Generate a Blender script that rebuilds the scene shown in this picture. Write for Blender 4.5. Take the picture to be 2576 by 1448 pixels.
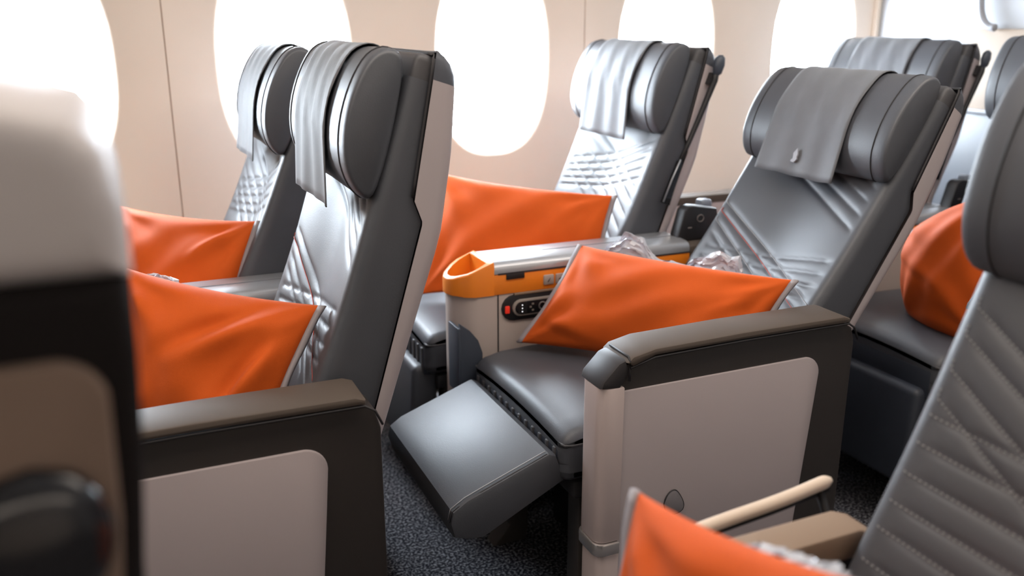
import bpy, bmesh, math, random
import numpy as np
from mathutils import Vector, Matrix, noise

sc = bpy.context.scene
for o in list(bpy.data.objects): bpy.data.objects.remove(o)
col = sc.collection

# ------------------------------------------------------------------ camera
FPX, HY, UX = 2250.0, 55.0, 5300.0          # focal length in px (2576 wide), horizon row, X vanishing point
PIT = math.atan((724 - HY) / FPX); YAW = math.atan(FPX / (UX * math.cos(PIT)))
CAM = np.array([0, 0, 1.2])
cd = bpy.data.cameras.new('camera'); cam = bpy.data.objects.new('camera', cd); col.objects.link(cam)
cam.location = CAM; cam.rotation_euler = (math.pi/2 - PIT, 0, -YAW)
cd.sensor_width = 36; cd.lens = FPX * 36 / 2576; cd.clip_start = .02
cd.dof.use_dof = True; cd.dof.focus_distance = 1.6; cd.dof.aperture_fstop = 2.8
sc.camera = cam

# ------------------------------------------------------------------ world, lights, exposure
W = bpy.data.worlds.new('world'); sc.world = W; W.use_nodes = True
bg = W.node_tree.nodes['Background']; bg.inputs[0].default_value = (.80, .905, 1, 1); bg.inputs[1].default_value = 42.0
vs = sc.view_settings; vs.view_transform = 'Standard'; vs.look = 'None'; vs.exposure = 0.25; vs.gamma = 1; vs.use_curve_mapping = False

def area(name, loc, rot, sx, sy, power, color=(1, 1, 1), portal=False):
    l = bpy.data.lights.new(name, 'AREA'); l.shape = 'RECTANGLE'; l.size = sx; l.size_y = sy; l.energy = power; l.color = color
    o = bpy.data.objects.new(name, l); col.objects.link(o); o.location = loc; o.rotation_euler = rot
    if portal: l.cycles.is_portal = True
    return o
WALL = 2.64; PORT = -3.1; AFT = 2.66; FWD = -3.2; CEIL = 2.2
WX = [1.107 + .635 * (i - 3) for i in range(-1, 6)]        # window centres along the wall
WX = [x for x in WX if -.5 < x < 2.6]        # windows further forward left out to keep their light off the near seat
for x in WX:
    area('window_daylight', (x, WALL + .10, 1.09), (-math.pi/2, 0, 0), .42, .62, 1, portal=True)
for y, p in ((.95, 40), (-1.5, 30)):                        # the two aisle ceiling light strips
    area('ceiling_light_strip', (-.2, y, CEIL - .02), (0, 0, 0), 5.2, .5, p, (1, .87, .75))

# ------------------------------------------------------------------ pixel -> world on a plane
_F = np.array([math.sin(YAW)*math.cos(PIT), math.cos(YAW)*math.cos(PIT), -math.sin(PIT)])
_R = np.array([math.cos(YAW), -math.sin(YAW), 0]); _U = np.cross(_R, _F)
def _ray(x, y): return _F * FPX + _R * (x - 1288) - _U * (y - 724)
def at(x, y, Y=None, X=None, Z=None):
    r = _ray(x, y)
    if Y is not None: return CAM + r * Y / r[1]
    if X is not None: return CAM + r * X / r[0]
    return CAM + r * (Z - 1.2) / r[2]

# ------------------------------------------------------------------ materials
MATS = {}
def mat(name, c, rough=.5, metal=0, spec=.5, bump=0, bscale=200, var=0, vscale=8, sheen=0, coat=0, emit=None):
    m = bpy.data.materials.new(name); m.use_nodes = True; nt = m.node_tree; b = nt.nodes['Principled BSDF']
    b.inputs['Base Color'].default_value = (*c, 1); b.inputs['Roughness'].default_value = rough
    b.inputs['Metallic'].default_value = metal; b.inputs['Specular IOR Level'].default_value = spec
    b.inputs['Sheen Weight'].default_value = sheen; b.inputs['Coat Weight'].default_value = coat
    tc = nt.nodes.new('ShaderNodeTexCoord')
    if var:
        n = nt.nodes.new('ShaderNodeTexNoise'); n.inputs['Scale'].default_value = vscale; n.inputs['Detail'].default_value = 4
        nt.links.new(tc.outputs['Object'], n.inputs['Vector'])
        r = nt.nodes.new('ShaderNodeValToRGB'); r.color_ramp.elements[0].position = .3; r.color_ramp.elements[1].position = .7
        r.color_ramp.elements[0].color = (*[max(0, k*(1-var)) for k in c], 1); r.color_ramp.elements[1].color = (*[min(1, k*(1+var)) for k in c], 1)
        nt.links.new(n.outputs['Fac'], r.inputs[0]); nt.links.new(r.outputs[0], b.inputs['Base Color'])
    if bump:
        n = nt.nodes.new('ShaderNodeTexNoise'); n.inputs['Scale'].default_value = bscale; n.inputs['Detail'].default_value = 3
        nt.links.new(tc.outputs['Object'], n.inputs['Vector'])
        bp = nt.nodes.new('ShaderNodeBump'); bp.inputs['Strength'].default_value = bump; bp.inputs['Distance'].default_value = .002
        nt.links.new(n.outputs['Fac'], bp.inputs['Height']); nt.links.new(bp.outputs[0], b.inputs['Normal'])
    if emit:
        b.inputs['Emission Color'].default_value = (*emit, 1); b.inputs['Emission Strength'].default_value = 1
    MATS[name] = m; return m
mat('leather', (.066, .070, .081), .46, spec=.6, bump=.10, bscale=420, var=.06)
mat('leather_side', (.060, .058, .062), .48, spec=.45, bump=.10, bscale=420)
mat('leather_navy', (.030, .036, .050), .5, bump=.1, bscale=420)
mat('cover_cloth', (.135, .14, .152), .62, spec=.35, sheen=.15, bump=.15, bscale=700, var=.05, vscale=20)
mat('emblem', (.33, .335, .37), .6)
mat('seam', (.022, .02, .022), .6)
mat('thread', (.30, .30, .31), .6)
mat('thread_red', (.42, .055, .03), .6)
mat('shell', (.44, .385, .385), .42, spec=.4, bump=.03, bscale=900)
mat('shell_cap', (.075, .08, .095), .42, spec=.5)
mat('dark_plastic', (.028, .023, .021), .45, spec=.4, bump=.08, bscale=900)
mat('pad', (.085, .066, .053), .6, spec=.3, bump=.08, bscale=700)
mat('pad_tan', (.25, .175, .12), .55, spec=.4, bump=.08, bscale=700)
mat('nose', (.030, .027, .028), .5, spec=.35)
mat('handle_grey', (.20, .185, .195), .45)
mat('matte_dark', (.012, .010, .010), .8, spec=.08)
mat('matte_tan', (.19, .135, .105), .75, spec=.12)
mat('shell_light', (.50, .465, .455), .5, spec=.4)
mat('rail_beige', (.66, .54, .43), .45)
mat('joint', (.55, .45, .37), .6)
mat('panel', (.46, .40, .40), .42, spec=.45, metal=.15, bump=.04, bscale=1200)
mat('column', (.60, .50, .475), .34, spec=.5, metal=.25)
mat('band', (.60, .57, .56), .25, metal=.8)
mat('orange_cloth', (.61, .095, .008), .72, spec=.2, sheen=.05, bump=.22, bscale=900, var=.04)
mat('piping_grey', (.30, .27, .28), .6)
mat('orange_plastic', (.86, .235, .018), .35, spec=.5)
mat('console_panel', (.44, .37, .33), .42, spec=.4)
mat('silver', (.42, .43, .45), .34, metal=.55)
mat('tray_floor', (.32, .30, .30), .2, metal=.6)
mat('black_gloss', (.012, .012, .014), .18, spec=.5)
mat('black', (.012, .011, .012), .5)
mat('grey_button', (.42, .36, .32), .4)
mat('remote_bezel', (.36, .32, .28), .35, metal=.3)
mat('red_button', (.55, .03, .015), .35, emit=(.25, .01, .005))
mat('led', (.9, .9, .9), .4, emit=(.9, .9, .95))
mat('mark', (.20, .17, .16), .5)
mat('shroud', (.050, .060, .080), .45)
mat('shroud_light', (.22, .25, .30), .4)
mat('steel', (.45, .44, .43), .3, metal=.8)
mat('base', (.022, .021, .023), .6)
mat('leg', (.06, .052, .048), .5)
mat('wall', (.93, .81, .70), .55, spec=.3, bump=.02, bscale=300)
mat('reveal', (.88, .82, .74), .5, spec=.3)
mat('ceiling', (.85, .80, .74), .6)
mat('bulkhead', (.46, .475, .50), .4, spec=.4)
mat('bulkhead_beige', (.40, .315, .245), .5)
mat('bulkhead_blue', (.18, .19, .215), .4)
mat('trim_grey', (.36, .37, .40), .4)
mat('dark_gap', (.05, .045, .04), .6)
def carpet():
    m = bpy.data.materials.new('carpet'); m.use_nodes = True; nt = m.node_tree; b = nt.nodes['Principled BSDF']
    tc = nt.nodes.new('ShaderNodeTexCoord'); v = nt.nodes.new('ShaderNodeTexVoronoi'); v.inputs['Scale'].default_value = 210
    n = nt.nodes.new('ShaderNodeTexNoise'); n.inputs['Scale'].default_value = 160; n.inputs['Detail'].default_value = 2
    r = nt.nodes.new('ShaderNodeValToRGB'); e = r.color_ramp.elements
    e[0].position = .46; e[0].color = (.022, .022, .028, 1); e[1].position = .66; e[1].color = (.27, .27, .29, 1)
    nt.links.new(tc.outputs['Object'], n.inputs['Vector']); nt.links.new(tc.outputs['Object'], v.inputs['Vector'])
    nt.links.new(n.outputs['Fac'], r.inputs[0]); nt.links.new(r.outputs[0], b.inputs['Base Color'])
    b.inputs['Roughness'].default_value = .95; b.inputs['Specular IOR Level'].default_value = .1
    bp = nt.nodes.new('ShaderNodeBump'); bp.inputs['Strength'].default_value = .6; bp.inputs['Distance'].default_value = .003
    nt.links.new(v.outputs['Distance'], bp.inputs['Height']); nt.links.new(bp.outputs[0], b.inputs['Normal']); MATS['carpet'] = m
carpet()
def clear(name, tint, gloss, rough, diffuse=0.0):
    m = bpy.data.materials.new(name); m.use_nodes = True; nt = m.node_tree; nt.nodes.clear()
    out = nt.nodes.new('ShaderNodeOutputMaterial'); t = nt.nodes.new('ShaderNodeBsdfTransparent'); t.inputs[0].default_value = (*tint, 1)
    g = nt.nodes.new('ShaderNodeBsdfGlossy'); g.inputs['Roughness'].default_value = rough
    lw = nt.nodes.new('ShaderNodeLayerWeight'); lw.inputs[0].default_value = gloss
    mx = nt.nodes.new('ShaderNodeMixShader'); nt.links.new(lw.outputs['Facing' if diffuse else 'Fresnel'], mx.inputs[0])
    nt.links.new(t.outputs[0], mx.inputs[1]); nt.links.new(g.outputs[0], mx.inputs[2]); last = mx
    if diffuse:
        d = nt.nodes.new('ShaderNodeBsdfDiffuse'); d.inputs[0].default_value = (.85, .87, .92, 1)
        m2 = nt.nodes.new('ShaderNodeMixShader'); m2.inputs[0].default_value = diffuse
        nt.links.new(mx.outputs[0], m2.inputs[1]); nt.links.new(d.outputs[0], m2.inputs[2]); last = m2
    nt.links.new(last.outputs[0], out.inputs[0]); MATS[name] = m
clear('pane_glass', (.97, .98, 1), .05, .02)
clear('plastic_film', (.92, .94, .97), .40, .15, .42)

# ------------------------------------------------------------------ mesh helpers
def link(name, me, m, parent=None, smooth=True):
    if m: me.materials.append(MATS[m])
    if smooth:
        me.polygons.foreach_set('use_smooth', [True] * len(me.polygons))
    me.update()
    o = bpy.data.objects.new(name, me); col.objects.link(o)
    if parent: o.parent = parent
    return o
def pyd(name, vs_, fs, m, parent=None, smooth=True, fix=True, sharp=None):
    me = bpy.data.meshes.new(name); me.from_pydata([tuple(map(float, v)) for v in vs_], [], fs)
    if fix:
        bm = bmesh.new(); bm.from_mesh(me); bmesh.ops.recalc_face_normals(bm, faces=bm.faces); bm.to_mesh(me); bm.free()
    o = link(name, me, m, parent, smooth)
    if sharp: me.set_sharp_from_angle(angle=math.radians(sharp))
    return o
def from_bm(name, bm, m, parent=None, smooth=True, sharp=40):
    bmesh.ops.recalc_face_normals(bm, faces=bm.faces)
    me = bpy.data.meshes.new(name); bm.to_mesh(me); bm.free()
    o = link(name, me, m, parent, smooth)
    if smooth and sharp: me.set_sharp_from_angle(angle=math.radians(sharp))
    return o
def rbox(name, lo, hi, m, parent=None, bev=.006, seg=2, fn=None):
    bm = bmesh.new(); bmesh.ops.create_cube(bm, size=1)
    for v in bm.verts:
        v.co = Vector([lo[i] + (hi[i]-lo[i]) * (v.co[i] + .5) for i in range(3)])
    if bev: bmesh.ops.bevel(bm, geom=bm.edges[:], offset=bev, segments=seg, profile=.5, affect='EDGES')
    if fn:
        for v in bm.verts: v.co = Vector(fn(*v.co))
    return from_bm(name, bm, m, parent)
def prism(name, pts, a, b, m, parent=None, bev=.004, axis='y', fn=None, seg=2):
    """extrude a 2D outline (x,z) along y, (y,z) along x or (x,y) along z"""
    bm = bmesh.new()
    mk = {'y': lambda p, q: (p[0], q, p[1]), 'x': lambda p, q: (q, p[0], p[1]), 'z': lambda p, q: (p[0], p[1], q)}[axis]
    f = bm.faces.new([bm.verts.new(mk(p, a)) for p in pts])
    r = bmesh.ops.extrude_face_region(bm, geom=[f]); d = Vector(mk((0, 0), b - a))
    for v in r['geom']:
        if isinstance(v, bmesh.types.BMVert): v.co += d
    if bev:
        bm.normal_update()
        caps = [e for e in bm.edges if len(e.link_faces) == 2 and any(len(x.verts) != 4 or x.calc_area() > 1e9 for x in e.link_faces)]
        ed = caps if len(pts) != 4 else bm.edges[:]
        bmesh.ops.bevel(bm, geom=ed, offset=bev, segments=seg, profile=.5, affect='EDGES', clamp_overlap=True)
    if fn:
        for v in bm.verts: v.co = Vector(fn(*v.co))
    return from_bm(name, bm, m, parent, sharp=35)
def arc(cx, cy, r, a0, a1, n=6):
    return [(cx + r*math.cos(math.radians(a0 + (a1-a0)*i/n)), cy + r*math.sin(math.radians(a0 + (a1-a0)*i/n))) for i in range(n+1)]
def stadium(x0, x1, z0, z1, n=8):
    r = (z1-z0)/2; c = (z0+z1)/2
    return arc(x1-r, c, r, -90, 90, n) + arc(x0+r, c, r, 90, 270, n)
def loft(name, rings, m, parent=None, closed=True, caps=True, sharp=None):
    n = len(rings[0]); vs_ = [p for r in rings for p in r]; fs = []
    for i in range(len(rings)-1):
        for j in range(n if closed else n-1):
            k = (j+1) % n; fs.append((i*n+j, i*n+k, (i+1)*n+k, (i+1)*n+j))
    if caps and closed: fs += [tuple(range(n)), tuple((len(rings)-1)*n + j for j in range(n))]
    return pyd(name, vs_, fs, m, parent, sharp=sharp)
def tube(name, pts, r, m, parent=None, n=6, closed=False, flat=1.0):
    P = [Vector(map(float, p)) for p in pts]; rings = []; N = len(P)
    up = Vector((0.13, .27, .95))
    for i, p in enumerate(P):
        t = (P[(i+1) % N] - P[i-1]) if closed else (P[min(i+1, N-1)] - P[max(i-1, 0)])
        t.normalize(); a = t.cross(up)
        if a.length < .05: a = t.cross(Vector((1, 0, 0)))
        a.normalize(); b = t.cross(a)
        rr = r[i] if isinstance(r, (list, tuple)) else r
        rings.append([p + a*rr*math.cos(k*2*math.pi/n) + b*rr*flat*math.sin(k*2*math.pi/n) for k in range(n)])
    if closed: rings.append(rings[0])
    return loft(name, rings, m, parent, caps=not closed)
def smooth_closed(pts, sub=4):
    n = len(pts); out = []
    for i in range(n):
        p0, p1, p2, p3 = (np.array(pts[(i+k) % n], float) for k in (-1, 0, 1, 2))
        for k in range(sub):
            t = k/sub; out.append(tuple(.5*((2*p1) + (-p0+p2)*t + (2*p0-5*p1+4*p2-p3)*t*t + (-p0+3*p1-3*p2+p3)*t**3)))
    return out
def smooth_open(pts, sub=6):
    P = [np.array(p, float) for p in pts]; P = [2*P[0]-P[1]] + P + [2*P[-1]-P[-2]]; out = []
    for i in range(1, len(P)-2):
        p0, p1, p2, p3 = P[i-1:i+3]
        for k in range(sub):
            t = k/sub; out.append(.5*((2*p1) + (-p0+p2)*t + (2*p0-5*p1+4*p2-p3)*t*t + (-p0+3*p1-3*p2+p3)*t**3))
    return out + [P[-2]]
def tag(o, label=None, cat=None, group=None, kind=None):
    for k, v in (('label', label), ('category', cat), ('group', group), ('kind', kind)):
        if v: o[k] = v
    return o
def thing(name, loc, label, cat, group=None):
    o = bpy.data.objects.new(name, None); col.objects.link(o); o.location = loc; o.empty_display_size = .05
    return tag(o, label, cat, group)

# ------------------------------------------------------------------ the cabin shell
tag(rbox('floor', (FWD, PORT-.3, -.05), (AFT+.1, WALL+.3, 0), 'carpet', bev=0), kind='structure')
tag(rbox('ceiling', (FWD, PORT-.1, CEIL), (AFT+.1, WALL+.1, CEIL+.05), 'ceiling', bev=0), kind='structure')
tag(rbox('wall_front', (FWD-.05, PORT-.1, 0), (FWD, WALL+.1, CEIL), 'bulkhead', bev=0), kind='structure')

def superell(cx, cz, a, b, n, e=2.5):
    out = []
    for i in range(n):
        t = 2*math.pi*i/n; c, s = math.cos(t), math.sin(t)
        out.append((cx + a*abs(c)**(2/e)*(1 if c >= 0 else -1), cz + b*abs(s)**(2/e)*(1 if s >= 0 else -1)))
    return out
def wall_panel(x0, x1, wins, Yw, sg, parent):
    """flat lining panel with oval window cut-outs and a funnel-shaped reveal behind each"""
    vs_, fs = [], []
    def add(p): vs_.append(p); return len(vs_)-1
    edges = [x0] + [(wins[i]+wins[i+1])/2 for i in range(len(wins)-1)] + [x1]
    z0, z1 = .05, CEIL
    if not wins: return rbox('sidewall_panel', (x0, min(Yw, Yw+sg*.02), z0), (x1, max(Yw, Yw+sg*.02), z1), 'wall', parent, .003)
    N = 64
    for k, wx in enumerate(wins):
        xa, xb = edges[k], edges[k+1]; zc = 1.09
        prev = None; rects = []
        for i in range(N):                            # outer rectangle, matched point by point to the oval
            t = 2*math.pi*i/N; c, s = math.cos(t), math.sin(t)
            hx = (xb-wx) if c >= 0 else (wx-xa); hz = (z1-zc) if s >= 0 else (zc-z0)
            f = min(hx/max(abs(c), 1e-6), hz/max(abs(s), 1e-6)); rects.append((wx+c*f, zc+s*f))
        loops = [[(p[0], Yw, p[1]) for p in rects]]
        for a, b, dy in ((.196, .303, 0), (.189, .296, .003), (.182, .290, .012), (.170, .277, .035), (.162, .270, .055), (.156, .265, .075), (.153, .262, .085)):
            loops.append([(p[0], Yw+sg*dy, p[1]) for p in superell(wx, zc, a, b, N)])
        idx = [[add(p) for p in L] for L in loops]
        for A, B in zip(idx[:-1], idx[1:]):
            for i in range(N):
                j = (i+1) % N; fs.append((A[i], A[j], B[j], B[i]))
        for cx_, cz_ in ((xa, z0), (xa, z1), (xb, z0), (xb, z1)):     # fill the rectangle's corners
            best = sorted(range(N), key=lambda i: (rects[i][0]-cx_)**2 + (rects[i][1]-cz_)**2)[:2]
            i, j = sorted(best)
            if j == N-1 and i == 0: i, j = j, i
            fs.append((idx[0][i], idx[0][j], add((cx_, Yw, cz_))))
    # returns at both ends give the panel its edge
    for xe in (x0, x1):
        q = [add(p) for p in ((xe, Yw, z0), (xe, Yw, z1), (xe, Yw+sg*.02, z1), (xe, Yw+sg*.02, z0))]; fs.append(tuple(q))
    return pyd('sidewall_panel', vs_, fs, 'wall', parent, sharp=50)
def side_wall(name, Yw, sg):
    root = bpy.data.objects.new(name, None); col.objects.link(root); tag(root, kind='structure')
    cuts = [FWD] + [WX[i]+.3175 for i in range(0, len(WX), 2)]
    cuts = [FWD, WX[0]-.3175] + [(WX[i]+WX[i+1])/2 for i in range(len(WX)-1) if (len(WX)-1-i) % 2 == 0 or i == 0] + [AFT]
    cuts = sorted(set(round(c, 4) for c in cuts))
    for a, b in zip(cuts[:-1], cuts[1:]):
        wall_panel(a+.002, b-.002, [x for x in WX if a < x < b], Yw, sg, root)
    rbox('backing', (FWD, min(Yw+sg*.02, Yw+sg*.03), 0), (AFT+.05, max(Yw+sg*.02, Yw+sg*.03), .1), 'dark_gap', root, 0)
    return root
def backing_with_holes(Yw, sg, root):
    # dark joint filler strips behind the gaps between panels
    cuts = [WX[0]-.3175] + [(WX[i]+WX[i+1])/2 for i in range(len(WX)-1)] + [AFT-.005]
    for c in cuts: rbox('joint', (c-.01, min(Yw+sg*.004, Yw+sg*.02), .05), (c+.01, max(Yw+sg*.004, Yw+sg*.02), CEIL), 'joint', root, 0)
wr = side_wall('wall_right', WALL, 1); backing_with_holes(WALL, 1, wr)
tag(rbox('wall_left', (FWD, PORT-.05, 0), (AFT+.05, PORT, CEIL), 'wall', bev=0), kind='structure')
k = 0
for Yw, sg in ((WALL, 1),):
    for wx in WX:
        k += 1
        root = bpy.data.objects.new('window_%d' % k, None); col.objects.link(root); tag(root, kind='structure'); root.location = (wx, Yw+sg*.09, 1.09)
        N = 64; rings = []
        for a, b, d in ((.157, .267, -.008), (.157, .267, .012), (.146, .254, .012), (.144, .252, .004), (.146, .254, -.004)):
            rings.append([(p[0], sg*d, p[1]) for p in superell(0, 0, a, b, N)])
        rings.append(rings[0])
        loft('window_frame', rings, 'reveal', root, caps=False)
        pyd('pane', [(p[0], sg*.008, p[1]) for p in superell(0, 0, .150, .258, N)], [tuple(range(N))], 'pane_glass', root)

# aft bulkhead
aft = bpy.data.objects.new('wall_aft', None); col.objects.link(aft); tag(aft, kind='structure')
rbox('bulkhead_panel', (AFT, PORT, 0), (AFT+.05, WALL+.1, CEIL), 'bulkhead', aft, 0)
def bk(x, y): p = at(x, y, X=AFT); return (p[1], p[2])
q = [bk(2320, 82), bk(2700, 92), bk(2700, 272), bk(2300, 268)]
prism('upper_panel', q, AFT-.006, AFT+.01, 'bulkhead', aft, .002, axis='x')
y1, z1 = bk(2445, 72); y0 = .6; zb = bk(2445, 272)[1]
q = [(y0, zb), (y1, zb)] + arc(y1-.05, z1-.05+.0, .05, 0, 90, 6) + [(y0, z1)]
prism('beige_panel', q, AFT-.014, AFT+.01, 'bulkhead_beige', aft, .003, axis='x')
rbox('trim_strip', (AFT-.02, .6, zb-.014), (AFT+.01, WALL-.15, zb), 'trim_grey', aft, .003)
rbox('lower_panel', (AFT-.008, .6, .06), (AFT+.01, WALL-.2, zb-.016), 'bulkhead_blue', aft, .003)
hp = [np.array([AFT-.03, *bk(*p)]) for p in ((2492, -120), (2488, -40), (2484, 10), (2486, 36), (2492, 54), (2504, 66), (2520, 70))]
tube('grab_rail', smooth_open(hp, 5), .012, 'trim_grey', aft, n=8)
rbox('rear_corner_trim', (AFT-.02, WALL-.02, .05), (AFT, WALL, CEIL), 'wall', aft, .004)

# ------------------------------------------------------------------ seats
SW = .46                                                     # seat width between its arms
XP, ZP = -.075, .45                                          # recline pivot in seat coordinates
def bez(p, n=24):
    P = np.array(p, float)
    if len(P) == 2: P = np.array([P[0], P.mean(0), P[1]])
    t = np.linspace(0, 1, n)[:, None]
    return (1-t)**2*P[0] + 2*t*(1-t)*P[1] + t**2*P[2]
# quilting in (s across: 0 = far side, 1 = near side; t up: 0 seat .. 1 headrest)
QUILT_A = [[(.25, 1), (1, .6)], [(.42, 1), (1, .7)], [(.6, 1), (1, .79)], [(.77, 1), (1, .88)],
           [(0, .62), (1, .10)], [(0, .55), (.9, .06)], [(0, .48), (.8, 0)], [(0, .40), (.66, 0)],
           [(1, .43), (.6, .36), (.1, .26)], [(1, .34), (.6, .28), (.1, .18)], [(1, .25), (.6, .2), (.1, .12)], [(1, .16), (.6, .12), (.1, .05)]]
QUILT_W = [[(1, 1), (.5, .72), (0, .58)], [(1, .92), (.5, .63), (0, .5)], [(1, .82), (.5, .55), (0, .43)], [(1, .72), (.5, .47), (0, .36)], [(1, .62), (.5, .4), (0, .29)],
           [(.2, 1), (1, .42)], [(.04, 1), (1, .31)], [(0, .9), (1, .17)], [(0, .79), (1, .03)], [(0, .68), (1, -.12)], [(0, .57), (1, -.28)]]
def seg_dist(U, V, line, zone):
    d = np.full(U.shape, 9.)
    P = bez(line, 14); P = np.column_stack([(1-P[:, 0])*SW, zone[0] + P[:, 1]*zone[1]])
    for a, b in zip(P[:-1], P[1:]):
        ab = b-a; t = np.clip(((V-a[0])*ab[0] + (U-a[1])*ab[1])/(ab@ab), 0, 1)
        d = np.minimum(d, np.hypot(V-a[0]-t*ab[0], U-a[1]-t*ab[1]))
    return d
def wb(u):                                                   # where leather side meets the rear shell
    return np.interp(u, [0, .18, .485, .515, .70, .76], [-.078, -.074, -.066, -.043, -.020, -.012])
def wrr(u):                                                  # rear face of the shell
    return np.interp(u, [0, .14, .47, .60, .72, .76], [-.098, -.103, -.108, -.088, -.060, -.045])
HEAD = smooth_closed([(.020, .506), (.016, .60), (.028, .712), (.052, .732), (.080, .712), (.094, .662), (.094, .600), (.078, .542), (.048, .505)], 4)

class Seat: pass
def make_seat(name, label, x0, ylo, lean, quilt, flip=False, cover=True, bow=0.0, emblem=False, legrest='stowed', group='reclining cabin seats',
              thread=None, dx=0.0, head_cov=(.115, .355), ribs=False, depth=.0028, hraise=0.0, cap='shell_cap', shellm='shell', legm='leather_navy', zone=(.158, .355)):
    root = thing(name, (x0+dx, ylo, 0), label, 'seat', group)
    a = math.radians(lean); sa, ca = math.sin(a), math.cos(a)
    def B(u, w, y): return (XP + u*sa - w*ca, y, ZP + u*ca + w*sa)
    S = Seat(); S.B = B; S.root = root
    # quilted cushion: side wall -> rounded edge -> front -> rounded edge -> side wall
    nu, nv = 170, 118; R = .022
    us = np.linspace(-.02, .70, nu); ys = np.linspace(R, SW-R, nv)
    ang = np.linspace(0, math.pi/2, 6)[:-1]
    def front(U, V):
        base = .016 + .010*np.exp(-((U-.16)/.13)**2) - .006*np.cos((V/SW-.5)*2*math.pi)*.8 - .012*np.exp(-((V/SW-.5)/.22)**2)*np.clip((U-.1)/.2, 0, 1)
        g = np.zeros_like(U)
        for ln in quilt:
            d = seg_dist(U, V, ln, zone); g = np.maximum(g, depth*(np.exp(-(d/.0028)**2) + .6*np.exp(-(d/.009)**2)))
        e_ = np.clip((np.minimum(V, SW-V)-.021)/.035, 0, 1); g *= e_*e_*(3-2*e_)*.94 + .06
        return base - g
    Ug, Vg = np.meshgrid(us, ys, indexing='ij'); Wg = front(Ug, Vg)
    if flip: Wg = Wg[:, ::-1]
    rows = []
    for i, u in enumerate(us):
        b = float(wb(u)); r = [B(u, b, .002), B(u, b*.5 - .004, 0), B(u, -.006, 0)]
        w0 = Wg[i, 0]; w1 = Wg[i, -1]
        r += [B(u, w0 - R + R*math.sin(t), R - R*math.cos(t)) for t in ang]
        r += [B(u, Wg[i, j], ys[j]) for j in range(nv)]
        r += [B(u, w1 - R + R*math.sin(t), SW - R + R*math.cos(t)) for t in ang[::-1]]
        r += [B(u, -.006, SW), B(u, b*.5 - .004, SW), B(u, b, SW-.002)]
        rows.append(r)
    S.front = front; S.flip = flip
    o = loft('backrest', rows, 'leather', root, closed=False)
    # threads along some of the quilting lines
    if thread:
        for ln, m, dash in thread:
            P = bez(ln, 60); pts = []
            for s, t in P:
                y = (1-s)*SW if not flip else s*SW; y = min(max(y, R), SW-R); u = zone[0] + t*zone[1]
                w = float(front(np.array([u]), np.array([SW-y if flip else y]))[0])
                pts.append(B(u, w+.0012, y))
            if not dash: tube('stitching', pts, .0011, m, o, n=4)
            else:
                vs_, fs = [], []
                L = [Vector(p) for p in pts]; acc = 0.0; nrm = Vector(B(0, 1, 0)) - Vector(B(0, 0, 0))
                fine = [L[i].lerp(L[i+1], k/12) for i in range(len(L)-1) for k in range(12)]
                st = [fine[0]]; 
                for p in fine:
                    if (p-st[-1]).length >= .0028: st.append(p)
                for i in range(0, len(st)-1, 2):
                    p, q_ = st[i], st[i+1]; d = (q_-p).normalized().cross(nrm)*.0007; k0 = len(vs_); h = nrm*.0012
                    vs_ += [p-d, p+d, q_+d, q_-d, p-d+h, p+d+h, q_+d+h, q_-d+h]
                    fs += [tuple(k0+x for x in f) for f in ((4, 5, 6, 7), (0, 1, 5, 4), (1, 2, 6, 5), (2, 3, 7, 6), (3, 0, 4, 7))]
                tag(pyd('stitching', vs_, fs, m, o, smooth=False), kind='stuff')
    # edge piping down both front edges
    for y in (.004, SW-.004):
        tube('piping', [B(u, -.002 + .004, y) for u in np.linspace(0, .68, 24)], .0026, 'seam', root, n=5)
    # rear shell
    us2 = list(np.linspace(-.03, .48, 14)) + list(np.linspace(.487, .515, 5)) + list(np.linspace(.53, .705, 8)); rows = []
    def rear(u, y):
        q_ = (y-SW/2)/(SW/2+.006); return float(wrr(u)) - bow*(1-q_*q_)
    S.rear = rear
    def shell_row(u, e=.006):
        b, w = float(wb(u)), float(wrr(u)); rr = min(.022, (b-w)*.7)
        r = [B(u, b, -e), B(u, w+rr, -e)] + [B(u, w + rr - rr*math.sin(t), -e + rr - rr*math.cos(t)) for t in ang[1:]]
        for y in np.linspace(-e+rr, SW+e-rr, 15): r.append(B(u, w - bow*(1-((y-SW/2)/(SW/2+e-rr))**2), y))
        r += [B(u, w + rr - rr*math.sin(t), SW + e - rr + rr*math.cos(t)) for t in ang[::-1][:-1]] + [B(u, w+rr, SW+e), B(u, b, SW+e)]
        return r
    sh = loft('rear_shell', [shell_row(u) for u in us2], shellm, root, closed=False)
    # inner liner closes the shell's front side lip
    rows = []
    for u, f, e in ((.705, 0, .0045), (.722, .02, .0045), (.736, .10, .004), (.745, .28, .002), (.749, .55, .001), (.749, .8, 0), (.746, 1, 0)):
        r = shell_row(min(u, .74), e); fr_ = [B(u, float(wb(.74)), y) for y in np.linspace(0, SW, len(r))]
        up = np.array(B(u, 0, 0)) - np.array(B(min(u, .74), 0, 0))
        rows.append([tuple(np.array(p)*(1-f) + np.array(q_)*f + up*(1-f)) for p, q_ in zip(r, fr_)])
    loft('shell_cap', rows, cap, root, closed=False)
    tp = [B(.742, float(wb(.742))+.004, y) for y in np.linspace(.0, SW, 20)]
    pp = [B(u, float(wb(u))+.003, -.003) for u in np.linspace(.52, .735, 10)]; pq = [B(u, float(wb(u))+.003, SW+.003) for u in np.linspace(.735, .52, 10)]
    tube('piping', pp + tp + pq, .0028, 'seam', root, n=5)
    # the pad closing the top of the backrest behind the headrest
    rbox('top_pad', (0, .003, 0), (.050, SW-.003, .122), 'leather_side', root, .012, 3, fn=lambda x, y, z: B(.617 + z, float(wb(.70)) - .016 + x, y))
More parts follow.
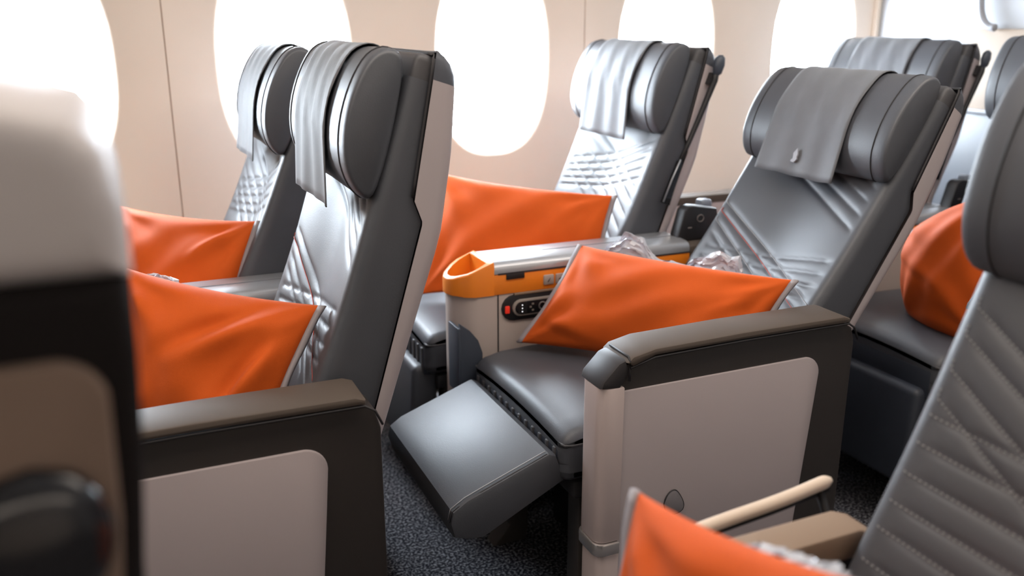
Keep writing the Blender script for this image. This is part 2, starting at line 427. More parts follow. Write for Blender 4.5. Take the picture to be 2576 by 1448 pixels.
    # headrest
    cx = sum(p[0] for p in HEAD)/len(HEAD); cu = sum(p[1] for p in HEAD)/len(HEAD)
    st = [(0, .80), (.002, .89), (.006, .945), (.013, .98), (.024, .997), (.05, 1), (.12, .985), (SW/2, .955), (SW-.12, .985), (SW-.05, 1), (SW-.024, .997), (SW-.013, .98), (SW-.006, .945), (SW-.002, .89), (SW, .80)]
    def hring(y, s, off=0):
        out = []
        for i, (w, u) in enumerate(HEAD):
            n_ = np.array(HEAD[(i+1) % len(HEAD)]) - np.array(HEAD[i-1]); n_ = np.array([n_[1], -n_[0]]); n_ /= np.linalg.norm(n_)
            if n_ @ np.array([w-cx, u-cu]) < 0: n_ = -n_
            out.append((cx + (w-cx)*s + n_[0]*off, hraise + cu + (u-cu)*(1-(1-s)*.45) + n_[1]*off))
        return out
    hd = loft('headrest', [[B(u, w, y) for w, u in hring(y, s)] for y, s in st], 'leather', root)
    for y in (.036, SW-.036):
        tube('seam', [B(u, w, y) for w, u in hring(y, .998, .0006)], .0014, 'seam', hd, n=4, closed=True)
    if cover:
        y0c, y1c = head_cov; n = len(HEAD)
        # path from behind the top, over the crown, down the front, then hanging free
        seq = [i for i in range(n)]; top = [i for i in seq if HEAD[i][1] > .70 and HEAD[i][0] < .05]
        i0 = top[0]; path = []; i = i0
        while True:
            path.append(i)
            if HEAD[i % n][1] < .60 and HEAD[i % n][0] > .085: break
            i += 1
            if i > i0 + n: break
        def covpt(k, y):
            s = float(np.interp(y, [p[0] for p in st], [p[1] for p in st])); h = hring(y, s, .0045)
            return h[path[k] % n]
        rows = []; ny = 28
        for y in np.linspace(y0c, y1c, ny):
            q_ = (y-y0c)/(y1c-y0c); r = []
            for k in range(len(path)):
                w, u = covpt(k, y); f = k/len(path)
                w += .0022*f*math.sin(q_*19+1) + .0012*f*math.sin(q_*43+k)
                r.append(B(u, w, y))
            w, u = covpt(len(path)-1, y)
            for k in range(1, 10):
                f = k/9; r.append(B(u - .125*f, w - .036*f + .0022*math.sin(q_*19+1) - .004*f*math.sin(q_*6), y + (q_-.5)*.012*f))
            rows.append(r)
        hc = loft('headrest_cover', rows, 'cover_cloth', root, closed=False)
        md = hc.modifiers.new('thickness', 'SOLIDIFY'); md.thickness = .0018; md.offset = 0
        if emblem:
            E = [(980, 450), (1030, 560), (1075, 660), (1060, 750), (1092, 815), (1045, 895), (990, 950), (890, 945), (800, 928), (840, 850), (885, 842), (880, 790), (865, 710), (838, 640), (900, 550)]
            w, u = covpt(len(path)-1, .23); k = .031/500
            pts = []
            for ex, ez in E:
                y = (y0c+y1c)/2 - (ex-950)*k + .004; du = -.083 - (ez-700)*k; f = -du/.125
                pts.append((u+du, w - .036*f + .006, y))
            vs_ = [B(*p) for p in pts] + [B(p[0], p[1]-.004, p[2]) for p in pts]; n2 = len(pts)
            pyd('emblem', vs_, [tuple(range(n2))] + [(i, (i+1) % n2, n2+(i+1) % n2, n2+i) for i in range(n2)], 'emblem', hc, smooth=False)
    # seat cushion with crowned top
    xf, xb = -.565, -.055
    def crown(x, y, z):
        if z > .40:
            q_ = (y/SW-.5)*2; z += .012*(1-q_*q_) - .018*max(0, (x-xf)/(xb-xf)-.55)
            z -= .020*max(0, 1-(x-xf)/.10)**2
        return (x, y, z)
    bm = bmesh.new(); bmesh.ops.create_cube(bm, size=1)
    for v in bm.verts: v.co = Vector((xf + (xb-xf)*(v.co.x+.5), (SW)*(v.co.y+.5), .355 + .115*(v.co.z+.5)))
    bmesh.ops.subdivide_edges(bm, edges=bm.edges[:], cuts=7, use_grid_fill=True)
    te = [e for e in bm.edges if e.is_boundary is False and len(e.link_faces) == 2 and e.calc_face_angle(0) > 1]
    bmesh.ops.bevel(bm, geom=te, offset=.024, segments=4, profile=.5, affect='EDGES')
    for v in bm.verts: v.co = Vector(crown(*v.co))
    cu_ = from_bm('seat_cushion', bm, 'leather', root, sharp=60)
    e = [(xf+.004, y, .436) for y in np.linspace(.012, SW-.012, 10)]
    tube('piping', [(x, .001, .436) for x in np.linspace(xb-.05, xf+.02, 8)] + [(xf+.006, .006, .436)] + e + [(xf+.006, SW-.006, .436)] + [(x, SW-.001, .436) for x in np.linspace(xf+.02, xb-.05, 8)], .003, 'leather_side', cu_, n=5)
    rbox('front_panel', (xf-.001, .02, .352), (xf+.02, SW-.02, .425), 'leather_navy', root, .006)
    if ribs:
        for i in range(13):
            y = .035 + i*(SW-.07)/12; rbox('rib', (xf-.004, y-.006, .356), (xf+.004, y+.006, .424), 'leather_side', root, .003)
    # base and legs
    rbox('seat_pan', (xf+.03, .01, .315), (xb-.02, SW-.01, .352), 'base', root, .006)
    rbox('equipment_box', (xf+.18, .06, .03), (xb-.05, SW-.06, .318), 'base', root, .01)
    for y in (.035, SW-.085):
        pts = [(xf+.055, .315), (xf+.055, .05), (xf+.015, 0), (xf+.10, 0), (xf+.105, .05), (xf+.105, .28), (xf+.16, .315)]
        prism('leg', pts, y, y+.05, 'leg', root, .006)
        rbox('leg', (xb-.09, y, 0), (xb-.04, y+.05, .32), 'leg', root, .006)
    if legrest == 'stowed':
        f = lambda x, y, z: (x - .25*(.40-z)*.25, y, z)
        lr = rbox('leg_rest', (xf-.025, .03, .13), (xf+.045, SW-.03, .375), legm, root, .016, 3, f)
    elif legrest == 'raised':
        hx, hz, th = -.575, .425, math.radians(21); Lr, tk = .235, .085
        def T(x, y, z):
            c, s = math.cos(th), math.sin(th); return (hx - (x*c + z*s*-1*-1) if False else hx - x*c - z*s*0 - (-z)*s*-1*0 - z*s*-0 + z*s*-1, y, hz - x*s + z*c)
        def T(x, y, z):
            c, s = math.cos(th), math.sin(th); return (hx - x*c - z*s, y, hz - x*s + z*c)
        prof = [(0, -.07), (0, -.012), (.012, 0), (.19, .003), (.222, -.004), (Lr, -.024), (Lr+.004, -.055), (Lr-.02, -.075), (.19, -.088)]
        bm = bmesh.new(); f = bm.faces.new([bm.verts.new((p[0], .015, p[1])) for p in prof])
        r = bmesh.ops.extrude_face_region(bm, geom=[f])
        for v in r['geom']:
            if isinstance(v, bmesh.types.BMVert): v.co.y = SW-.035
        ends = [e_ for e_ in bm.edges if len(e_.link_faces) == 2 and any(len(x.verts) > 4 for x in e_.link_faces)]
        bmesh.ops.bevel(bm, geom=ends, offset=.007, segments=2, profile=.5, affect='EDGES')
        for v in bm.verts: v.co = Vector(T(*v.co))
        lr = from_bm('leg_rest', bm, 'leather', root, sharp=32)
        for y, z in ((.026, .0042), (.0205, .0)):
            tube('stitching', [T(x, y, zz + z) for x, zz in ((.015, -.001), (.08, .0), (.15, .001), (.19, .001), (.222, -.005), (Lr-.001, -.022))], .0012, 'thread' if z else 'seam', lr, n=4)
        rbox('hinge_bracket', (hx+.0, .06, hz-.085), (hx+.10, .10, hz-.05), 'black', root, .004)
        rbox('hinge_bracket', (hx+.0, SW-.10, hz-.085), (hx+.10, SW-.06, hz-.05), 'black', root, .004)
    return S

def aisle_armrest(S, sg=-1):
    """solid aisle side: dark frame, inset tan panel, rounded front column, padded top.  sg=-1: on the low-y side"""
    root = S.root
    y0, y1 = (-.100, -.028)
    fr = [(-.525, .10), (-.525, .578), (-.522, .600), (-.500, .624), (-.46, .634), (.0, .636), (.022, .622), (.031, .59), (.031, .20), (.02, .17), (-.06, .13), (-.06, .03), (-.52, .03)]
    arm = prism('armrest_frame', fr, y0+.004, y1, 'dark_plastic', root, .005)
    pn = [(-.503, .578), (-.092, .578)] + arc(-.094, .541, .037, 80, 0, 7) + [(-.062, .48), (-.100, .05), (-.503, .05)]
    pa = prism('side_panel', pn[::-1], y0-.001, y0+.012, 'panel', root, .0025)
    rec = [(-.398, .318), (-.404, .336), (-.396, .354), (-.384, .360), (-.373, .352), (-.361, .330), (-.362, .314), (-.380, .308)]
    rec = smooth_closed(rec, 3)
    prism('release_handle', rec, y0-.0035, y0+.004, 'handle_grey', pa, .001)
    tube('handle_rim', [(x, y0-.0025, z) for x, z in rec], .0014, 'seam', pa, n=4, closed=True)
    plan = arc(-.526, -.083, .020, 270, 180, 5) + arc(-.526, -.046, .020, 180, 90, 5) + [(-.500, -.026), (-.500, -.103)]
    cl = prism('front_column', plan, .282, .588, 'column', root, .003, axis='z')
    pl2 = [(x-.003 if x < -.51 else x, y + (.003 if y > -.06 else -.003)) for x, y in plan]
    prism('column_band', pl2, .256, .281, 'band', root, .003, axis='z')
    pl3 = [(x+.004 if x < -.51 else x, y) for x, y in plan]
    prism('column_foot', pl3, .02, .256, 'column', root, .003, axis='z')
    nose = [(-.546, .589), (-.542, .602), (-.512, .632), (-.498, .637), (-.489, .612), (-.508, .585)]
    prism('armrest_nose', nose, -.103, -.024, 'nose', root, .006)
    pd = [(-.497, .632), (-.485, .642), (-.44, .651), (-.25, .654), (-.01, .652), (.006, .646), (.006, .638), (-.25, .640), (-.44, .638), (-.485, .624)]
    pad = prism('armrest_pad', pd, -.106, -.014, 'pad', root, .005)
    tube('pad_groove', [(x, -.1035, z) for x, z in ((-.490, .6215), (-.44, .6345), (-.25, .637), (.004, .6355), (.02, .625), (.031, .60))], .0022, 'seam', root, n=5)
    tube('nose_seam', [(-.491, -.1045, .598), (-.492, -.1055, .618), (-.491, -.104, .634), (-.490, -.095, .6405), (-.490, -.03, .6405)], .0022, 'seam', root, n=5)
    rbox('arm_bracket', (-.40, -.034, .32), (-.10, .008, .36), 'base', root, .004)
def window_armrest(S):
    root = S.root
    rbox('armrest_frame', (-.52, SW+.018, .10), (.02, SW+.075, .62), 'panel', root, .01)
    rbox('armrest_pad', (-.53, SW+.014, .615), (.03, SW+.08, .645), 'pad', root, .008)
def reading_arm(S, top=(.70, -.035), dy=-.022):
    """dark folding arm hanging beside the shell, with a slim paddle at its lower end"""
    B = S.B; root = S.root
    pts = [(.705, -.045), (.675, -.052), (.60, -.050), (.50, -.046), (.43, -.040)]
    st = tube('reading_light_arm', [B(u, w, dy) for u, w in pts], [.008, .009, .0075, .0065, .006], 'black', root, n=8)
    c = np.array(B(.712, -.046, dy-.002)); rings = []
    for f, r in ((-1, .005), (-.8, .012), (0, .0165), (.7, .014), (1, .006)):
        rings.append([tuple(c + np.array([.004*f + r*math.cos(t), r*.75*math.sin(t), .026*f])) for t in np.linspace(0, 2*math.pi, 10, endpoint=False)])
    loft('arm_knuckle', rings, 'shroud', st)
    rbox('arm_paddle', (0, 0, 0), (1, 1, 1), 'black_gloss', st, .0, fn=lambda x, y, z: B(.335 + .115*z, -.045 + (.012+.012*(1-z))*(x-.5) + .004*z, dy - .006 + .012*y))
    tube('paddle_edge', [B(.338, -.034, dy-.007), B(.40, -.034, dy-.007), B(.455, -.037, dy-.007)], .0022, 'silver', st, n=5)
    rbox('arm_mount', (0, 0, 0), (1, 1, 1), 'black', root, 0, fn=lambda x, y, z: B(.66 + .03*z, -.058+.02*x, dy + (.001-dy)*y))

# ------------------------------------------------------------------ centre console between the two seats
def make_console(x0, y0, label):
    root = thing('seat_console', (x0, y0, 0), label, 'console', 'consoles between paired seats')
    Wd = .13
    plan = [(-.49, 0), (-.545, .001), (-.566, .010), (-.590, .040), (-.597, .060), (-.597, .085), (-.588, .104), (-.566, .122), (-.545, .129), (-.49, Wd)]
    body = plan + [(.04, Wd), (.04, 0)]
    ins = [(x + (.006 if x < -.5 else 0), .065 + (y-.065)*.96) for x, y in body]
    bd = prism('console_body', ins, .06, .592, 'console_panel', root, .003, axis='z')
    rbox('body_seam', (-.4915, .0012, .30), (-.4885, .004, .592), 'seam', bd, 0)
    # orange tray at the front end: outer wall, sloping rim, recess
    out = [(-.500, 0.0)] + plan[1:-1] + [(-.500, Wd)]
    def zr(x): return .627 + (.669-.627)*min(1, max(0, (x+.597)/.085))
    cxm = -.535
    inn = [(-.515 if i in (0, len(out)-1) else x + .011*(cxm-x)/max(.02, math.hypot(cxm-x, .065-y)), .065 + (y-.065)*(1-.012/.065)) for i, (x, y) in enumerate(out)]
    rings = [[(x, y, .590) for x, y in out], [(x, y, zr(x)-.004) for x, y in out], [(x + .002*(-.535-x)/.06, .065+(y-.065)*.97, zr(x)) for x, y in out],
             [(x, y, zr(x)-.001) for x, y in inn], [(x, y, zr(x)-.005) for x, y in inn], [(cxm + (x-cxm)*.93, .065+(y-.065)*.95, .600) for x, y in inn]]
    tr = loft('cup_tray', rings, 'orange_plastic', root, closed=True, caps=False, sharp=50)
    pyd('tray_mat', [(cxm + (x-cxm)*.92, .065+(y-.065)*.94, .603) for x, y in inn] + [(cxm + (x-cxm)*.92, .065+(y-.065)*.94, .598) for x, y in inn],
        [tuple(range(len(inn)))] + [(i, (i+1) % len(inn), len(inn)+(i+1) % len(inn), len(inn)+i) for i in range(len(inn))], 'tray_floor', tr, smooth=False)
    rbox('orange_strip', (-.502, 0, .590), (.04, Wd, .638), 'orange_plastic', root, .002)
    # two lengthwise lids
    lid = [(.001, .640), (.001, .650), (.006, .660), (.018, .666), (.066, .668), (.068, .640)]
    prism('lid', lid, -.514, .04, 'silver', root, .0015, axis='x')
    prism('lid', [(.072, .640), (.074, .668), (.118, .668), (.129, .660), (.129, .640)], -.513, .04, 'silver', root, .0015, axis='x')
    rbox('lid_gasket', (-.49, -.0015, .6385), (.04, Wd, .6415), 'seam', root, 0)
    rbox('lid_latch', (-.470, -.003, .625), (-.424, .01, .638), 'black', root, .001)
    for i, x in enumerate((-.374, -.342)):
        b = rbox('button', (x, -.004, .601), (x+.0275, .006, .6255), 'grey_button', root, .003)
        tube('icon', [(x+.010, -.0046, .6085), (x+.0135, -.0046, .613), (x+.0165, -.0046, .618)] if i == 0 else [(x+.008, -.0046, .612), (x+.0135, -.0046, .6165), (x+.018, -.0046, .612)], .0009, 'seam', b, n=4)
    # remote in its recess
    rc = prism('remote_recess', stadium(-.482, -.25, .522, .586), -.002, .012, 'black', root, .003)
    rbox('recess_lip', (-.45, -.0035, .585), (-.25, .004, .590), 'pad_tan', rc, .001)
    rm = prism('remote', stadium(-.456, -.27, .533, .574), -.007, .004, 'remote_bezel', root, .003)
    prism('remote_face', stadium(-.450, -.276, .538, .569), -.0085, 0, 'black_gloss', rm, .001)
    rbox('remote_screen', (-.443, -.0090, .540), (-.420, -.008, .567), 'black', rm, 0)
    for z in (.545, .553, .561): rbox('screen_dot', (-.4335, -.0096, z-.0012), (-.4312, -.0088, z+.0012), 'led', rm, 0)
    tube('direction_pad', [(-.380 + .009*math.cos(t), -.009, .5535 + .009*math.sin(t)) for t in np.linspace(0, 2*math.pi, 14, endpoint=False)], .002, 'mark', rm, n=5, closed=True)
    for x, z in ((-.405, .546), (-.405, .561), (-.411, .554), (-.355, .547), (-.355, .560), (-.34, .554)):
        rbox('remote_key', (x-.0025, -.0095, z-.002), (x+.0025, -.008, z+.002), 'remote_bezel', rm, 0)
    rbox('call_button', (-.474, -.006, .543), (-.463, 0, .561), 'red_button', root, .002)
    prism('floor_slot', stadium(-.43, -.28, .470, .486), -.002, .01, 'black', root, .001)
    rbox('rear_armrest', (.04, .002, .60), (.20, Wd-.002, .655), 'pad', root, .008)
    rbox('rear_armrest_body', (.04, .004, .06), (.18, Wd-.004, .60), 'dark_plastic', root, .004)
    # upright black socket panel behind the arm
    sp = [(.028, .655), (.05, .735), (.06, .744), (.075, .747), (.15, .735), (.17, .655)]
    pn = prism('socket_panel', sp, .045, .085, 'black', root, .006)
    tube('socket_ring', [(.098 + .010*math.cos(t), .0438, .713 + .009*math.sin(t)) for t in np.linspace(0, 2*math.pi, 16, endpoint=False)], .0014, 'mark', pn, n=4, closed=True)
    rbox('socket_mark', (.061, .0438, .689), (.073, .046, .692), 'mark', pn, 0)
    rbox('hinge_cap', (.13, .085, .725), (.165, .12, .750), 'shroud_light', pn, .008, 3)
    # curved shroud at the foot of the console
    p = [at(x, y, Y=y0-.012) for x, y in ((1156, 815), (1182, 832), (1202, 855), (1213, 885), (1216, 985), (1160, 990))]
    p = [(q_[0]-1.268, q_[2]) for q_ in p]
    prism('foot_shroud', p, -.016, -.001, 'shroud', root, .002)
    rbox('shroud_edge', (p[0][0]-.006, -.017, p[5][1]), (p[0][0]+.002, .05, p[0][1]-.01), 'shroud', root, .002)
    return root

# ------------------------------------------------------------------ orange cushions
def make_pillow(label, corners, T, seed, sag=.05, wr=1.0, folds=(), flange=('l', 'r'), group='orange pillows on the seats'):
    """corners: top-left, top-right, bottom-right, bottom-left in world space; T = half thickness"""
    rnd = random.Random(seed); a, b, c, d = [np.array(p, float) for p in corners]; org = (a+b+c+d)/4
    root = thing('pillow', tuple(org), label, 'pillow', group)
    n0 = np.cross(b-a, d-a); n0 /= np.linalg.norm(n0)
    if n0 @ (CAM-org) < 0: n0 = -n0
    NS, NT = 64, 44
    L, H = (np.linalg.norm(b-a)+np.linalg.norm(c-d))/2, (np.linalg.norm(d-a)+np.linalg.norm(c-b))/2
    ph = [rnd.uniform(0, 6.28) for _ in range(12)]
    def base(s, t):                                          # s,t in -1..1, t=1 at the top
        S_, T_ = s*(1 - sag*(1-t*t)*abs(s)**3*(L and 1)), t*(1 - sag*1.5*(1-s*s)*abs(t)**3)
        p, q_ = (S_+1)/2, (T_+1)/2
        return a*(1-p)*q_ + b*p*q_ + c*p*(1-q_) + d*(1-p)*(1-q_)
    def height(s, t, side):
        e = max(0, 1-abs(s)**2.4)*max(0, 1-abs(t)**2.2); h = T*e**.55
        w = 0
        for k, (cs, ct) in enumerate(((-1, 1), (1, 1), (1, -1), (-1, -1))):
            dx, dy = (s-cs)*L/2, (t-ct)*H/2; r = math.hypot(dx, dy); an = math.atan2(dy, dx)
            w += .006*math.sin(an*9+ph[k])*math.exp(-((r-.09)/.07)**2)
        w += .004*math.sin(s*5+ph[5]+t*3)*e + .003*math.sin(s*9-t*7+ph[6])*e
        for s0, t0, s1, t1, amp, wd in folds:                # a crease along a line
            ex, ey = (s1-s0)*L/2, (t1-t0)*H/2; px, py = (s-s0)*L/2, (t-t0)*H/2; l2 = ex*ex+ey*ey
            u = min(1, max(0, (px*ex+py*ey)/l2)); sd = (px*ey-py*ex)/math.sqrt(l2); dd = math.hypot(px-u*ex, py-u*ey)
            w += amp*(math.exp(-(dd/wd)**2))*(1 if True else 0)*math.sin(math.pi*min(1, max(.0, .12+u*.85)))*side*(1 - 1.6*math.exp(-((sd-wd*.9)/(wd*.8))**2))
        return h + wr*w*min(1, e*3)
    vs_, fs = [], []
    for side in (1, -1):
        k0 = len(vs_)
        for i in range(NS+1):
            for j in range(NT+1):
                s = math.sin((i/NS*2-1)*math.pi/2*.999); t = math.sin((j/NT*2-1)*math.pi/2*.999)
                s = .5*s + .5*(i/NS*2-1); t = .5*t + .5*(j/NT*2-1)
                hh = height(s, t, side) * (1 if side == 1 else -.75)
                vs_.append(base(s, t) + n0*hh - org)
        for i in range(NS):
            for j in range(NT):
                q_ = [k0 + i*(NT+1)+j, k0 + (i+1)*(NT+1)+j, k0 + (i+1)*(NT+1)+j+1, k0 + i*(NT+1)+j+1]; fs.append(tuple(q_))
    me = bpy.data.meshes.new('pillow_case'); me.from_pydata([tuple(v) for v in vs_], [], fs)
    bm = bmesh.new(); bm.from_mesh(me); bmesh.ops.remove_doubles(bm, verts=bm.verts, dist=.0006); bmesh.ops.recalc_face_normals(bm, faces=bm.faces); bm.to_mesh(me); bm.free()
    link('pillow_case', me, 'orange_cloth', root)
    for f in flange:                                         # grey edging of the short ends
        s0 = -1 if f == 'l' else 1
        rows = []
        for t in np.linspace(-1, 1, 24):
            p0 = base(s0*.985, t); p1 = base(s0, t); o_ = (p1-p0)/max(1e-6, np.linalg.norm(p1-p0)); wv = .002*math.sin(t*9+ph[8])
            rows.append([p0 + n0*.004 - org, p1 + o_*.009 + n0*(.004+wv) - org, p1 + o_*.009 + n0*(-.003+wv) - org, p0 - n0*.004 - org])
        loft('edging', rows, 'piping_grey', root)
    return root

def make_bag(label, pts, seed, group='clear plastic blanket bags'):
    """crumpled clear film: pts = (world base point, height) along its width; stands up from the base line"""
    rnd = random.Random(seed); P = [np.array(p, float) for p, h in pts]; Hs = [h for p, h in pts]; org = sum(P)/len(P)
    NU, NV = 46, 20; vs_, fs = [], []
    d = P[-1]-P[0]; d /= np.linalg.norm(d); nr = np.cross(d, [0, 0, 1]); nr /= np.linalg.norm(nr)
    if nr @ (CAM-org) < 0: nr = -nr
    tt = np.linspace(0, 1, len(P))
    for i in range(NU+1):
        f = i/NU; b = np.array([np.interp(f, tt, [p[k] for p in P]) for k in range(3)]); h = float(np.interp(f, tt, Hs))
        for j in range(2*NV+1):
            g = j/NV; up = g if g <= 1 else 2-g
            back = .035*(1 if g > 1 else 0)*(1-up)**.6
            q_ = Vector((f*9+seed, g*4, seed*1.7)); nz = noise.noise(q_*1.3)*.016 + abs(noise.noise(q_*3.1))*.014 - abs(noise.noise(q_*2.2+Vector((4, 2, 1))))*.012
            z = up*h*(1 + .25*noise.noise(Vector((f*14, seed, g)))) - .02
            vs_.append(b + np.array([0, 0, z]) - nr*(back + .004) + nr*nz*(.3+up) + d*noise.noise(q_*2.5)*.008 - org)
    n = 2*NV+1
    for i in range(NU):
        for j in range(n-1): fs.append((i*n+j, (i+1)*n+j, (i+1)*n+j+1, i*n+j+1))
    root = pyd('plastic_bag', vs_, fs, 'plastic_film', None, smooth=True, fix=False, sharp=30); root.location = tuple(org)
    return tag(root, label, 'plastic bag', group)

# ------------------------------------------------------------------ place everything
D = 1.25; YA = D + .10; YC = D + .585; YWN = D + .72; PITCH = .967
X1, X2, X3 = .301, 1.268, 2.235
TA = [(QUILT_A[4], 'thread', False), (QUILT_A[5], 'thread_red', False), (QUILT_A[6], 'thread', False)]
s1a = make_seat('cabin_seat', 'upright grey aisle seat ahead of the raised leg rest, pale cover on its headrest', X1, YA, 18, QUILT_A, thread=[(QUILT_A[5], 'thread_red', False)])
aisle_armrest(s1a)
s1w = make_seat('cabin_seat', 'grey window seat nearest the left oval windows, half hidden by the aisle seat beside it', X1, YWN, 22, QUILT_W, zone=(.205, .29), dx=-.06)
window_armrest(s1w)
s2a = make_seat('cabin_seat', 'reclined grey aisle seat with raised leg rest and bird emblem on its headrest cover', X2, YA, 33, QUILT_A, legrest='raised', emblem=True, thread=TA, ribs=True)
aisle_armrest(s2a)
s2w = make_seat('cabin_seat', 'pale grey quilted window seat in the middle with a dark arm hanging beside its headrest', X2, YWN, 22, QUILT_W, zone=(.205, .29), dx=-.06, ribs=True, legm='leather')
window_armrest(s2w); reading_arm(s2w)
s3a = make_seat('cabin_seat', 'rearmost aisle seat mostly hidden behind the dark seat at the right edge', X3, YA, 18, QUILT_A)
aisle_armrest(s3a)
s3w = make_seat('cabin_seat', 'rearmost window seat whose headrest shows above the reclined seat, in front of the white bulkhead', X3, YWN, 22, QUILT_W, zone=(.205, .29), dx=-.06)
window_armrest(s3w); reading_arm(s3w)

make_console(X1, YC, 'silver topped console behind the left orange pillows, between the two upright seats')
make_console(X2, YC, 'console with orange cup tray, silver lids and a remote control, beside the reclined seat')
make_console(X3, YC, 'rearmost console with orange strip behind the pillow at the right')

# foreground seat at the right edge (its aisle arm is on the far side)
GX, GY = .725, .185
dash = [(ln, 'thread', True) for ln in QUILT_A[4:6] + QUILT_A[8:12]]
QG = [[(0, t), (1, t-.66)] for t in (.966, .877, .766, .67)] + [[(0, t), (.5, t-.03), (1, t-.02)] for t in (.586, .494, .397, .30, .21, .10)]
g = make_seat('cabin_seat', 'dark grey seat cut off by the right edge, close to the camera, with dashed stitching', GX, GY, 22, QG, cover=False, hraise=.028, depth=.0018,
              thread=[(ln, 'thread', True) for ln in QG])
def far_armrest(S):
    root = S.root
    pd = [(-.30, .620), (-.29, .640), (-.25, .648), (.0, .648), (.02, .640), (.03, .61)]
    prism('armrest_pad', pd, SW+.012, SW+.062, 'pad_tan', root, .006)
    prism('armrest_body', [(-.28, .45), (-.27, .625), (.02, .625), (.02, .30), (-.10, .30)], SW+.018, SW+.056, 'dark_plastic', root, .004)
    ry = SW + .115
    pts = [(-.19, ry, .622), (-.12, ry, .630), (-.04, ry, .637), (.0, ry, .642), (.03, ry-.004, .650), (.043, ry-.008, .655)]
    sp_ = smooth_open(pts, 5); r = tube('side_rail', sp_, [.009 - .006*max(0, (k_/(len(sp_)-1)-.8)/.2)**2 for k_ in range(len(sp_))], 'rail_beige', root, n=8)
    tube('rail_seal', [(x, y+.004, z-.012) for x, y, z in smooth_open(pts, 4)], .006, 'black', root, n=6)
    for x, z in ((-.17, .624), (.03, .648)):
        tube('rail_bracket', [(x, ry, z-.004), (x+.01, ry-.02, z-.06), (x+.02, SW+.05, .52)], .006, 'black', root, n=6)
    bk_ = rbox('belt_buckle', (-.14, SW+.075, .585), (-.10, SW+.10, .600), 'steel', root, .004)
    rbox('belt_strap', (-.12, SW+.058, .575), (-.06, SW+.085, .582), 'black', root, .002)
far_armrest(g)

# blurred seat shell at the left edge, very close to the camera: its flank faces the lens
def left_shell():
    root = thing('seat_shell', (0, .45, 0), 'large blurred seat shell at the left edge, pale top over dark frame and tan panel', 'seat')
    d = .25
    top = [(-.45, 1.080), (-.45, 1.162), (-.42, 1.173), (-.12, 1.173), (-.05, 1.167), (-.018, 1.157), (-.005, 1.140), (.001, 1.11), (.001, 1.080)]
    prism('upper_shell', top, 0, d, 'shell_light', root, .022, seg=5)
    low = [(-.45, .06), (-.45, 1.082), (-.002, 1.082), (-.001, 1.04), (-.004, .99), (-.011, .92), (-.03, .60), (-.07, .06)]
    prism('shell_frame', low, .002, d-.002, 'matte_dark', root, .014, seg=4)
    pan = [(-.43, 1.040), (-.040, 1.046)] + arc(-.040, 1.022, .024, 80, 8, 6) + [(-.018, .96), (-.024, .90), (-.045, .60), (-.09, .20), (-.43, .20)]
    pn = prism('side_panel', pan, -.006, .02, 'matte_tan', root, .004)
    c = np.array(at(85, 1385, Y=.437)) - np.array([0, .45, 0]); rings = []
    for t in np.linspace(-1, 1, 16):
        q_ = math.sqrt(max(0, 1-t*t)) + .01
        rings.append([tuple(c + np.array([.036*q_*math.cos(k) + .004*t, .020*q_*math.sin(k), .043*t])) for k in np.linspace(0, 2*math.pi, 16, endpoint=False)])
    loft('release_knob', rings, 'black_gloss', root)
    rbox('shell_foot', (-.42, .02, 0), (-.08, d-.02, .065), 'base', root, .006)
left_shell()

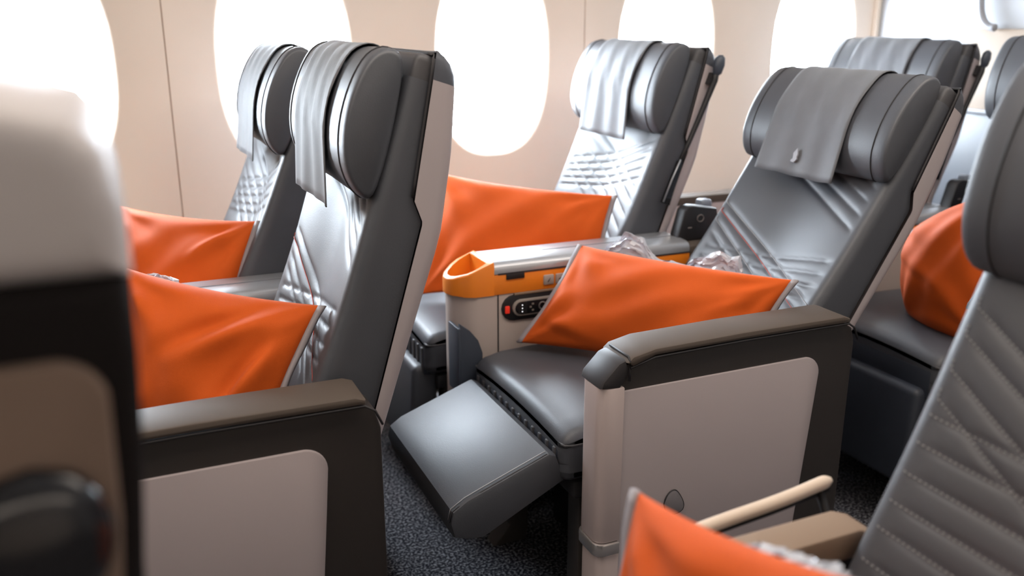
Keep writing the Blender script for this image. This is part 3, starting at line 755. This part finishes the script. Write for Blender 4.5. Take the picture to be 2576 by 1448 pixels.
# pillows
P = lambda x, y, Y: at(x, y, Y=Y)
def down(top, bot, z): return top + (bot-top)*(z-top[2])/(bot[2]-top[2])   # carry a side edge on down to the cushion
make_pillow('orange pillow lying across the reclined seat, its left corner against the console', [P(1462, 616, 1.79), P(1998, 704, 1.375), (1.13, 1.385, .49), (.80, 1.76, .495)], .062, 3,
            folds=[(-.95, -.55, -.2, -.95, .007, .018), (.95, .6, .45, -.1, .004, .02)])
make_pillow('large orange pillow on the upright aisle seat ahead of the raised leg rest', [P(300, 668, 1.74), P(808, 768, 1.44), (.15, 1.39, .50), P(330, 1085, 1.60)], .055, 7,
            folds=[(.98, .98, -.3, -.05, .030, .030), (.98, .7, .35, -.9, .022, .028)])
make_pillow('orange pillow on the far left window seat, partly behind the blurred seat', [P(290, 515, 2.36), P(648, 556, 2.01), down(P(648, 556, 2.01), P(598, 735, 1.99), .51), down(P(290, 515, 2.36), P(320, 760, 2.20), .51)], .05, 11,
            folds=[(.9, .9, .3, .2, .009, .02)])
make_pillow('orange pillow on the middle window seat, behind the console with the cup tray', [P(1095, 432, 2.36), P(1545, 492, 2.00), down(P(1545, 492, 2.00), P(1512, 665, 1.99), .51), down(P(1095, 432, 2.36), P(1060, 735, 2.20), .50)], .05, 17,
            folds=[(.92, .9, .6, .1, .006, .02)])
make_pillow('orange pillow on the rearmost aisle seat at the right, behind the reclined seat', [P(2300, 575, 1.64), P(2530, 490, 1.38), P(2490, 868, 1.34), P(2285, 790, 1.58)], .085, 23, sag=-.08, wr=.8, folds=[(-.8, .3, .6, -.5, .006, .02)])
make_pillow('bright orange pillow at the bottom edge, on the seat closest to the camera', [P(1606, 1236, .63), P(2330, 1500, .33), (.52, .30, .50), (.34, .60, .50)], .05, 29,
            folds=[(-.9, .9, -.3, .3, .008, .02)])

# clear plastic bags behind pillows
make_bag('crumpled clear plastic bag behind the pillow on the reclined seat', [(P(1490, 640, 1.86)+[0, 0, -.01], .01), (P(1530, 636, 1.83), .04), (P(1580, 640, 1.80), .085), (P(1640, 655, 1.76), .03), (P(1720, 672, 1.66), .02),
          (P(1745, 682, 1.62), .05), (P(1800, 698, 1.57), .08), (P(1852, 712, 1.53), .08), (P(1862, 716, 1.52), .02)], 5)
make_bag('crumpled clear plastic bag behind the large pillow on the left aisle seat', [(P(350, 712, 1.80), .03), (P(385, 712, 1.78), .04), (P(430, 722, 1.76), .035), (P(470, 740, 1.73), .003), (P(600, 775, 1.62), .004), (P(640, 785, 1.59), .028), (P(740, 792, 1.53), .03), (P(750, 794, 1.52), .004)], 9)
make_bag('strip of clear plastic bag behind the bright pillow at the bottom edge', [(P(1830, 1345, .56), .008), (P(1900, 1372, .52), .02), (P(1980, 1400, .48), .018), (P(2050, 1430, .45), .02), (P(2120, 1460, .41), .006)], 13)
